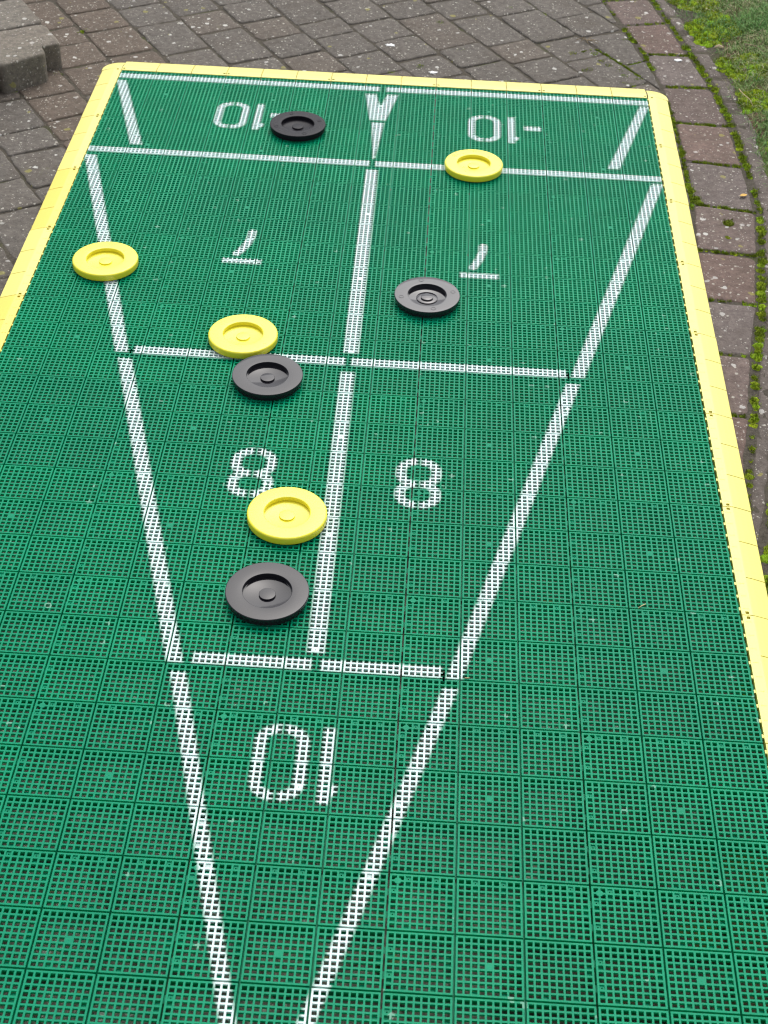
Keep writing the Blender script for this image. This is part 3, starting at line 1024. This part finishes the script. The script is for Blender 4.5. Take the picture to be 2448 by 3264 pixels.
def make_disc(kind):
    yellow = kind == 'yellow'
    mat = {'yellow': M_py, 'gloss': M_pb, 'dotted': M_pg, 'dull': M_pd}[kind]
    root = empty("shuffleboard_disc", (0, 0, 0))
    prof, Rr, rr, H = disc_parts(yellow, None)
    V, F = lathe(prof)
    if not yellow:                                         # knurled lower band
        V2 = []
        for x, y, z in V:
            r = math.hypot(x, y)
            if 0.002 < z < H - 0.0073 and r > Rr - 0.004:
                a = math.atan2(y, x)
                s = 1 + 0.010 * (1 if int(round(a / (2 * math.pi) * 96)) % 2 else -1) * 0.6
                x, y = x * s, y * s
            V2.append((x, y, z))
        V = V2
    body = mesh_obj("disc_body", V, F, mat, root)
    smooth_by_angle(body, 38)
    fz = H - (0.0104 if yellow else 0.0108)
    br = 0.0150
    if kind == 'dotted':                                   # underside up: wide low boss with a second ring
        bp_ = [(0.0, 0.0026), (0.0066, 0.0026), (0.0082, 0.0034)] + [(0.0110, 0.0034), (0.0122, 0.0040), (0.0150, 0.0040)] + fillet(0.0240, 0.0016, 0.0012, 90, 0, 3) + [(0.0252, 0.0)]
        bp_ = [(0, 0.0050), (0.0126, 0.0050), (0.0142, 0.0044), (0.0142, 0.0016), (0.0235, 0.0016), (0.0244, 0.0010), (0.0244, -0.0004)]
    else:
        bp_ = [(0, 0.0030)] + fillet(br - 0.0008, 0.0022, 0.0008, 90, 0, 4) + [(br, -0.0004)]
    V, F = lathe(bp_[::-1], 64)
    boss = mesh_obj("centre_boss", [(x, y, z + fz) for x, y, z in V], F, mat, root)
    smooth_by_angle(boss, 38)
    if kind in ('dotted', 'dull'):
        for k in range(4):
            a = R_(22 + 90 * k)
            m = (Rr + rr) / 2 + 0.001
            V, F = lathe([(0.0, 0.0002), (0.0042, 0.0002), (0.0047, 0.0007), (0.0055, 0.0007), (0.0059, 0.0)][::-1], 24)
            dt = mesh_obj("rim_dot", V, F, mat, root)
            dt.location = (m * math.cos(a), m * math.sin(a), H - 0.0001)
            smooth_by_angle(dt, 40)
    return root

def smooth_by_angle(o, deg):
    me = o.data
    me.polygons.foreach_set('use_smooth', [True] * len(me.polygons))
    me.set_sharp_from_angle(angle=R_(deg))

G = 'plastic shuffleboard discs on the court'
discs = [
    ('dull', -0.2151, -0.3215, 0, 'dull black disc with four rim dots, beside the far left -10'),
    ('yellow', 0.2594, -0.4880, 0, 'yellow disc on the white cross line below the right -10'),
    ('yellow', -0.5939, -1.0524, 0, 'yellow disc nearest the left edging, on the slanted side line'),
    ('dotted', 0.1577, -1.1307, -7, 'shiny black disc with four rim dots and double boss, right of the centre line'),
    ('yellow', -0.2384, -1.3280, 0, 'yellow disc touching the cross line just behind a black disc'),
    ('gloss', -0.1685, -1.4754, 0, 'shiny black disc in front of a yellow disc at the middle cross line'),
    ('yellow', -0.0827, -1.9139, 0, 'yellow disc covering part of the left figure 8'),
    ('gloss', -0.0962, -2.1300, 0, 'black disc nearest the camera, just behind the front cross line'),
]
cache = {}
for kind, x, y, rz, lab in discs:
    if kind in cache: o = copy_tree(cache[kind])
    else: o = make_disc(kind); cache[kind] = o
    o.location = (x, y, 0.0004)
    o.rotation_euler = (0, 0, R_(rz))
    tag(o, lab, 'game disc', G)

# ================================================================ MOSS, GRASS
class Blobs:
    def __init__(self): self.V, self.F, self.T = [], [], []
    def dome(self, x, y, z, r, h, tint, n=12, m=5):
        b = len(self.V)
        ph = rng.uniform(0, 50)
        for k in range(m + 1):
            t = k / m * math.pi / 2
            for i in range(n):
                a = 2 * math.pi * i / n
                rr = r * math.cos(t) * (1 + 0.35 * mnoise.noise(Vector((math.cos(a) * 1.3 + ph, math.sin(a) * 1.3, t))))
                zz = h * math.sin(t) * (1 + 0.4 * mnoise.noise(Vector((math.cos(a) * 2 + ph, math.sin(a) * 2, t * 2 + 4)))) + rng.uniform(-.12, .12) * h
                self.V.append((x + rr * math.cos(a), y + rr * math.sin(a), z + zz - 0.002)); self.T.append((*tint, 1))
        for k in range(m):
            for i in range(n):
                j = (i + 1) % n
                self.F.append((b + k * n + i, b + k * n + j, b + (k + 1) * n + j, b + (k + 1) * n + i))
        self.F.append(tuple(b + m * n + i for i in range(n)))
    def tuft(self, x, y, z, r, count, hgt, tint):
        for _ in range(count):
            a = rng.uniform(0, 2 * math.pi); d = r * math.sqrt(rng.random())
            px, py = x + d * math.cos(a), y + d * math.sin(a)
            w = rng.uniform(0.0005, 0.0011)
            a2 = rng.uniform(0, 2 * math.pi)
            lx, ly = math.cos(a2) * hgt * 0.5, math.sin(a2) * hgt * 0.5
            wx, wy = -math.sin(a2) * w, math.cos(a2) * w
            b = len(self.V)
            hh = hgt * rng.uniform(0.6, 1.2)
            self.V += [(px - wx, py - wy, z), (px + wx, py + wy, z), (px + lx, py + ly, z + hh)]
            v = rng.uniform(0.7, 1.5)
            self.T += [(tint[0] * 0.7, tint[1] * 0.7, tint[2] * 0.7, 1)] * 2 + [(tint[0] * v, tint[1] * v, tint[2] * v, 1)]
            self.F.append((b, b + 1, b + 2))

moss = Blobs()
def moss_tint():
    u = rng.random()
    if u < 0.22: return (0.55, 0.5, 0.55)
    if u < 0.45: return (0.85, 0.75, 0.8)
    return (rng.uniform(0.95, 1.2), rng.uniform(0.95, 1.15), 1.0)
def moss_path(pts, r, dens=1.0, z=GROUND - 0.004, prob=1.0, h=0.42):
    for a, b in zip(pts, pts[1:]):
        a, b = Vector(a), Vector(b)
        L = (b - a).length
        n = max(2, int(L / (r * 0.75) * dens))
        for k in range(n):
            if mnoise.noise(Vector((a.x * 13 + k * 0.35, a.y * 17, 4.0))) > prob * 1.3 - 0.65: continue
            p = a.lerp(b, rng.random())
            rr = r * rng.uniform(0.45, 0.95)
            x, y = p.x + rng.gauss(0, r * 0.22), p.y + rng.gauss(0, r * 0.22)
            tt = moss_tint()
            moss.dome(x, y, z, rr, rr * h, tt)
            moss.tuft(x, y, z + rr * h * 0.45, rr * 1.05, 26, rr * 0.55 + 0.001, tt)
def along(line_, y0, y1, dx=0.0):
    pts = []
    n = max(2, int(abs(y1 - y0) / 0.03))
    for k in range(n + 1):
        y = y0 + (y1 - y0) * k / n
        for (xa, ya), (xb, yb) in zip(line_, line_[1:]):
            if yb <= y <= ya:
                pts.append((xa + (xb - xa) * (y - ya) / (yb - ya) + dx, y)); break
    return pts
# joint between the grey pavers and the edging stones
moss_path(along(SL, 0.52, 0.22, -0.004), 0.010, 1.2)
moss_path(along(SL, 0.05, -0.60, -0.006), 0.010, 1.2, prob=0.85)
moss_path(along(SL, 1.1, 0.60, -0.004), 0.008, 0.8, prob=0.5)
moss_path([(0.815, -0.47), (0.838, -0.53), (0.842, -0.56)], 0.016, 1.6)
moss_path([(0.806, -0.35), (0.820, -0.30), (0.838, -0.28)], 0.013, 1.4)
# outer side of the edging stones
moss_path(along(SR, 0.42, 0.17, 0.010), 0.014, 1.5)
moss_path(along(SR, 0.14, -0.13, 0.010), 0.0135, 1.5)
moss_path(along(SR, -0.15, -0.36, 0.012), 0.014, 1.4)
moss_path(along(SR, -0.36, -0.60, 0.014), 0.010, 1.0, prob=0.6)
moss_path(along(SR, -0.62, -1.30, 0.014), 0.015, 1.3, prob=0.9)
moss_path(along(SR, -1.30, -2.2, 0.012), 0.012, 1.0, prob=0.55)
moss_path(along(SR, 1.2, 0.45, 0.012), 0.010, 1.0, prob=0.6)
# cross joints of the edging stones
for i, pr in ((3, 0.4), (4, 0.8), (5, 0.7), (6, 1.0), (7, 1.0), (8, 0.95), (9, 0.7), (10, 0.6), (11, 0.4), (12, 0.5), (2, 0.4)):
    moss_path([SL[i], lerp2(SL[i], SR[i], 0.35), lerp2(SL[i], SR[i], 0.7), SR[i]], 0.0085, 1.3, prob=pr)
# thin moss in the joints of the last grey stones before the edging
for pth, rr_ in (([(0.649, 0.322), (0.68, 0.274), (0.708, 0.234), (0.72, 0.212), (0.738, 0.183), (0.749, 0.153)], 0.0075), ([(0.707, 0.429), (0.725, 0.433), (0.744, 0.45)], 0.006), ([(0.719, 0.251), (0.744, 0.266), (0.766, 0.288)], 0.006), ([(0.578, 0.321), (0.599, 0.34), (0.63, 0.348), (0.646, 0.322)], 0.0055), ([(0.68, 0.122), (0.697, 0.124)], 0.008), ([(0.729, 0.151), (0.752, 0.15)], 0.008)):
    moss_path(pth, rr_, 1.3)
# little cushions between the pavers
for x, y in ((0.355, 0.085), (0.372, 0.098), (0.585, 0.195), (0.60, 0.205), (0.03, 0.105), (0.018, 0.11), (0.555, 0.315), (0.215, 0.297), (0.225, 0.30), (-0.93, 0.275), (-0.915, 0.29), (0.10, 0.165), (0.69, 0.205), (0.66, 0.24), (0.64, 0.27), (0.70, 0.17), (0.705, 0.12), (0.72, 0.11), (0.475, 0.60), (0.62, 0.32), (-0.93, -0.02), (-0.965, -0.06), (-0.99, -0.10), (-1.03, -0.15), (0.15, 0.49), (0.37, 0.63), (-0.77, -0.30), (-0.79, -0.31)):
    tt = moss_tint()
    for _ in range(3):
        moss.dome(x + rng.gauss(0, .006), y + rng.gauss(0, .005), GROUND - 0.007, rng.uniform(0.006, 0.012), 0.0065, tt)
        moss.tuft(x, y, GROUND - 0.003, 0.012, 20, 0.005, tt)
moss.dome(0.905, -0.665, GROUND - 0.001, 0.016, 0.009, (0.45, 0.38, 0.4)); moss.tuft(0.905, -0.665, GROUND + 0.003, 0.016, 60, 0.007, (0.45, 0.38, 0.4))
moss.dome(0.893, -0.735, GROUND - 0.001, 0.010, 0.005, (0.45, 0.36, 0.4))
# moss cushions spreading over the soil
for _ in range(3000):
    y = rng.uniform(-2.3, 1.5)
    d = abs(rng.gauss(0, 0.13)) + 0.062
    x = sr_x(y) + d
    if mnoise.noise(Vector((x * 5.5, y * 5.5, 8.0))) < -0.05 + d * 0.5: continue
    rr = rng.uniform(0.008, 0.021)
    tt = moss_tint()
    moss.dome(x, y, soil_z(x, y) - 0.001, rr, rr * 0.55, tt)
    moss.tuft(x, y, soil_z(x, y) + rr * 0.3, rr, 26, 0.007, tt)
mo = mesh_obj("moss", moss.V, moss.F, M_moss, attrs={'tint': ('FLOAT_COLOR', 'POINT', moss.T)}, smooth=True)
tag(mo, 'bright green moss cushions in the joints and along the lawn edge', 'moss', kind='stuff')

gV, gF, gT = [], [], []
def blade(x, y, z, L, w, lean, a, col):
    b = len(gV)
    dx, dy = math.cos(a), math.sin(a)
    wx, wy = -dy * w, dx * w
    prev = None
    for k in range(3):
        t = k / 2
        s = L * t
        hx = math.sin(lean * t) * s
        hz = math.cos(lean * t) * s
        ww = (1 - t * 0.92)
        px, py, pz = x + dx * hx, y + dy * hx, z + max(hz, 0.0015)
        gV.append((px - wx * ww, py - wy * ww, pz)); gV.append((px + wx * ww, py + wy * ww, pz))
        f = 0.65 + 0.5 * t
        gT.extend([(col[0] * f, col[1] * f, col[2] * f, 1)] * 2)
    for k in range(2):
        gF.append((b + 2 * k, b + 2 * k + 1, b + 2 * k + 3, b + 2 * k + 2))
GC = [(0.075, 0.215, 0.030), (0.100, 0.250, 0.040), (0.135, 0.260, 0.050), (0.20, 0.28, 0.085), (0.31, 0.30, 0.14), (0.40, 0.35, 0.21)]
for _ in range(150000):
    y = rng.uniform(-1.7, 1.35)
    d = rng.random() ** 0.9 * 0.85 + 0.05
    x = sr_x(y) + d
    nz = mnoise.noise(Vector((x * 4.2, y * 4.2, 1.0)))
    dens = 0.05 + min(1, max(0, (d - 0.06) / 0.22)) * 0.95 + nz * 0.5
    if rng.random() > dens: continue
    lush = mnoise.noise(Vector((x * 3.0, y * 3.0, 21.0))) + (d - 0.25) * 0.6
    u = rng.random()
    if lush > 0.02: col = GC[min(5, int(u * u * 4.2))]
    else: col = GC[min(5, 1 + int(u * 4.6))]
    v = rng.uniform(0.75, 1.25)
    col = tuple(c * v for c in col)
    L = rng.uniform(0.018, 0.042) * (1.25 if lush > 0.1 else 0.9)
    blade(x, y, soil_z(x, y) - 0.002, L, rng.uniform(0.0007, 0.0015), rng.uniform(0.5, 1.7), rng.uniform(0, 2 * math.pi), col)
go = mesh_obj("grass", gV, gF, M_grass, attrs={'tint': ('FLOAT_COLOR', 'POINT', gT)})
tag(go, 'patchy short lawn grass with dry straw blades right of the paving', 'grass', kind='stuff')

# ================================================================ LITTER
def tube(name, pts, r, mat, label, cat, r2=None, group=None):
    V, F = [], []
    n = 6
    P = [Vector(p) for p in pts]
    for k, p in enumerate(P):
        d = (P[min(k + 1, len(P) - 1)] - P[max(k - 1, 0)]).normalized()
        s = d.cross(Vector((0, 0, 1))).normalized(); u = s.cross(d)
        rr = r + ((r2 if r2 is not None else r) - r) * k / (len(P) - 1)
        for i in range(n):
            a = 2 * math.pi * i / n
            V.append(tuple(p + (s * math.cos(a) + u * math.sin(a)) * rr))
    for k in range(len(P) - 1):
        for i in range(n):
            j = (i + 1) % n
            F.append((k * n + i, k * n + j, (k + 1) * n + j, (k + 1) * n + i))
    F.append(tuple(range(n))[::-1]); F.append(tuple((len(P) - 1) * n + i for i in range(n)))
    o = mesh_obj(name, V, F, mat, smooth=True)
    return tag(o, label, cat, group)

def flat_leaf(x, y, z, L, Wd, rz, mat, label, curl=0.3):
    V, F = [], []
    n, m = 8, 4
    for k in range(n + 1):
        t = k / n
        w = Wd * math.sin(math.pi * min(1, t * 0.97 + 0.02)) ** 0.8
        for i in range(m + 1):
            s = i / m * 2 - 1
            V.append(((t - 0.5) * L, s * w / 2, 0.0015 + curl * (abs(s) ** 2) * w * 0.5 + 0.2 * curl * L * (t - 0.5) ** 2))
    for k in range(n):
        for i in range(m):
            b = k * (m + 1) + i
            F.append((b, b + m + 1, b + m + 2, b + 1))
    o = mesh_obj("fallen_leaf", V, F, mat, smooth=True)
    o.location = (x, y, z); o.rotation_euler = (0, 0, rz)
    o.modifiers.new("thickness", 'SOLIDIFY').thickness = 0.0005
    return tag(o, label, 'leaf')

def splat(x, y, z, r, label, arms=5):
    V, F = [(0, 0, 0.0012)], []
    n = 28
    for i in range(n):
        a = 2 * math.pi * i / n
        rr = r * (0.55 + 0.45 * mnoise.noise(Vector((math.cos(a) * arms * 0.5 + x * 31, math.sin(a) * arms * 0.5, y * 17))) + 0.25 * rng.random())
        V.append((rr * math.cos(a) * 1.15, rr * math.sin(a) * 0.8, 0.0004))
    for i in range(n): V.append((V[1 + i][0] * 1.03, V[1 + i][1] * 1.03, -0.001))
    for i in range(n):
        j = (i + 1) % n
        F.append((0, 1 + i, 1 + j)); F.append((1 + i, 1 + n + i, 1 + n + j, 1 + j))
    o = mesh_obj("bird_dropping", V, F, M_chalk, smooth=True)
    o.location = (x, y, z)
    return tag(o, label, 'dropping')

splat(0.005, 0.298, GROUND + 0.0008, 0.0150, 'small white bird dropping on grey paver behind the arrow')
splat(0.140, 0.122, GROUND + 0.0008, 0.0130, 'faint white bird dropping by the far yellow edging')
splat(0.868, 0.300, GROUND + 0.0006, 0.0140, 'white bird dropping on a reddish edging stone by the lawn')
flat_leaf(0.960, -0.520, GROUND + 0.0015, 0.022, 0.012, 0.5, M_leaf, 'small yellow leaf on the outer rim of a reddish edging stone', 0.15)
flat_leaf(1.145, 0.02, soil_z(1.145, 0.02) + 0.012, 0.028, 0.02, 1.1, M_brownleaf, 'curled reddish brown leaf lying in the moss by the lawn', 0.5)
flat_leaf(1.19, 0.175, soil_z(1.19, 0.175) + 0.014, 0.03, 0.02, 2.2, M_brownleaf, 'brown leaf on the grass at the right border', 0.5)
tube("dry_twig", [(1.025, 0.100, GROUND + 0.010), (1.032, 0.065, GROUND + 0.012), (1.046, 0.03, GROUND + 0.013), (1.052, -0.012, GROUND + 0.009)], 0.0013, M_straw, 'thin pale curved twig on the moss beside the edging stones', 'twig', 0.0008)
tube("dry_twig", [(1.08, 0.42, soil_z(1.08, 0.42) + 0.014), (1.11, 0.40, soil_z(1.11, 0.40) + 0.016), (1.135, 0.365, soil_z(1.135, 0.365) + 0.013)], 0.0012, M_twig, 'short brown twig lying in the grass at the upper right', 'twig', 0.0008)
tube("dry_twig", [(0.962, -1.52, soil_z(0.962, -1.52) + 0.012), (0.985, -1.56, soil_z(0.985, -1.56) + 0.012), (1.01, -1.60, soil_z(1.01, -1.6) + 0.010)], 0.0014, M_straw, 'straight straw stalk in the soil near the right border', 'twig', 0.0010)
tube("straw_bit", [(0.567, -2.100, 0.0013), (0.573, -2.094, 0.0019), (0.581, -2.088, 0.0013)], 0.0009, M_straw, 'tiny straw bit on a green tile right of the lowest slanted line', 'straw')
tube("straw_bit", [(0.258, -2.2965, 0.0011), (0.262, -2.2955, 0.0015), (0.266, -2.2955, 0.0011)], 0.0009, M_straw, 'tiny straw bit on the seam just right of the front cross line', 'straw')
def weed(x, y):
    root = empty("dead_weed", (x, y, GROUND))
    tag(root, 'dead brown star shaped weed on grey pavers near the edging', 'weed')
    for k in range(7):
        a = 2 * math.pi * k / 7 + rng.uniform(-.3, .3)
        L = rng.uniform(0.022, 0.045)
        pts = [(0, 0, 0.006), (math.cos(a) * L * 0.5, math.sin(a) * L * 0.5 * 0.7, 0.011), (math.cos(a + 0.2) * L, math.sin(a + 0.2) * L * 0.7, 0.004)]
        o = tube("stalk", pts, 0.0013, M_twig, None, None, 0.0007)
        o.parent = root
weed(0.600, 0.395)
def pebble(x, y, z, r, label):
    V, F = [], []
    b = Blobs(); b.dome(0, 0, 0.001, r, r * 0.8, (1, 1, 1), 14, 6)
    o = mesh_obj("pebble", b.V, b.F, M_pebble, smooth=True)
    o.location = (x, y, z)
    o.scale = (1.4, 0.9, 1)
    return tag(o, label, 'pebble')
pebble(0.935, -1.50, soil_z(0.935, -1.50) + 0.002, 0.012, 'beige pebble in the soil beside the edging stones')
pebble(0.967, -1.515, soil_z(0.967, -1.515) + 0.002, 0.010, 'smaller beige pebble close to the straw stalk at the right border')
pebble(1.005, 0.415, soil_z(1.005, 0.415) + 0.004, 0.010, 'grey brown pebble in the moss at the upper right')
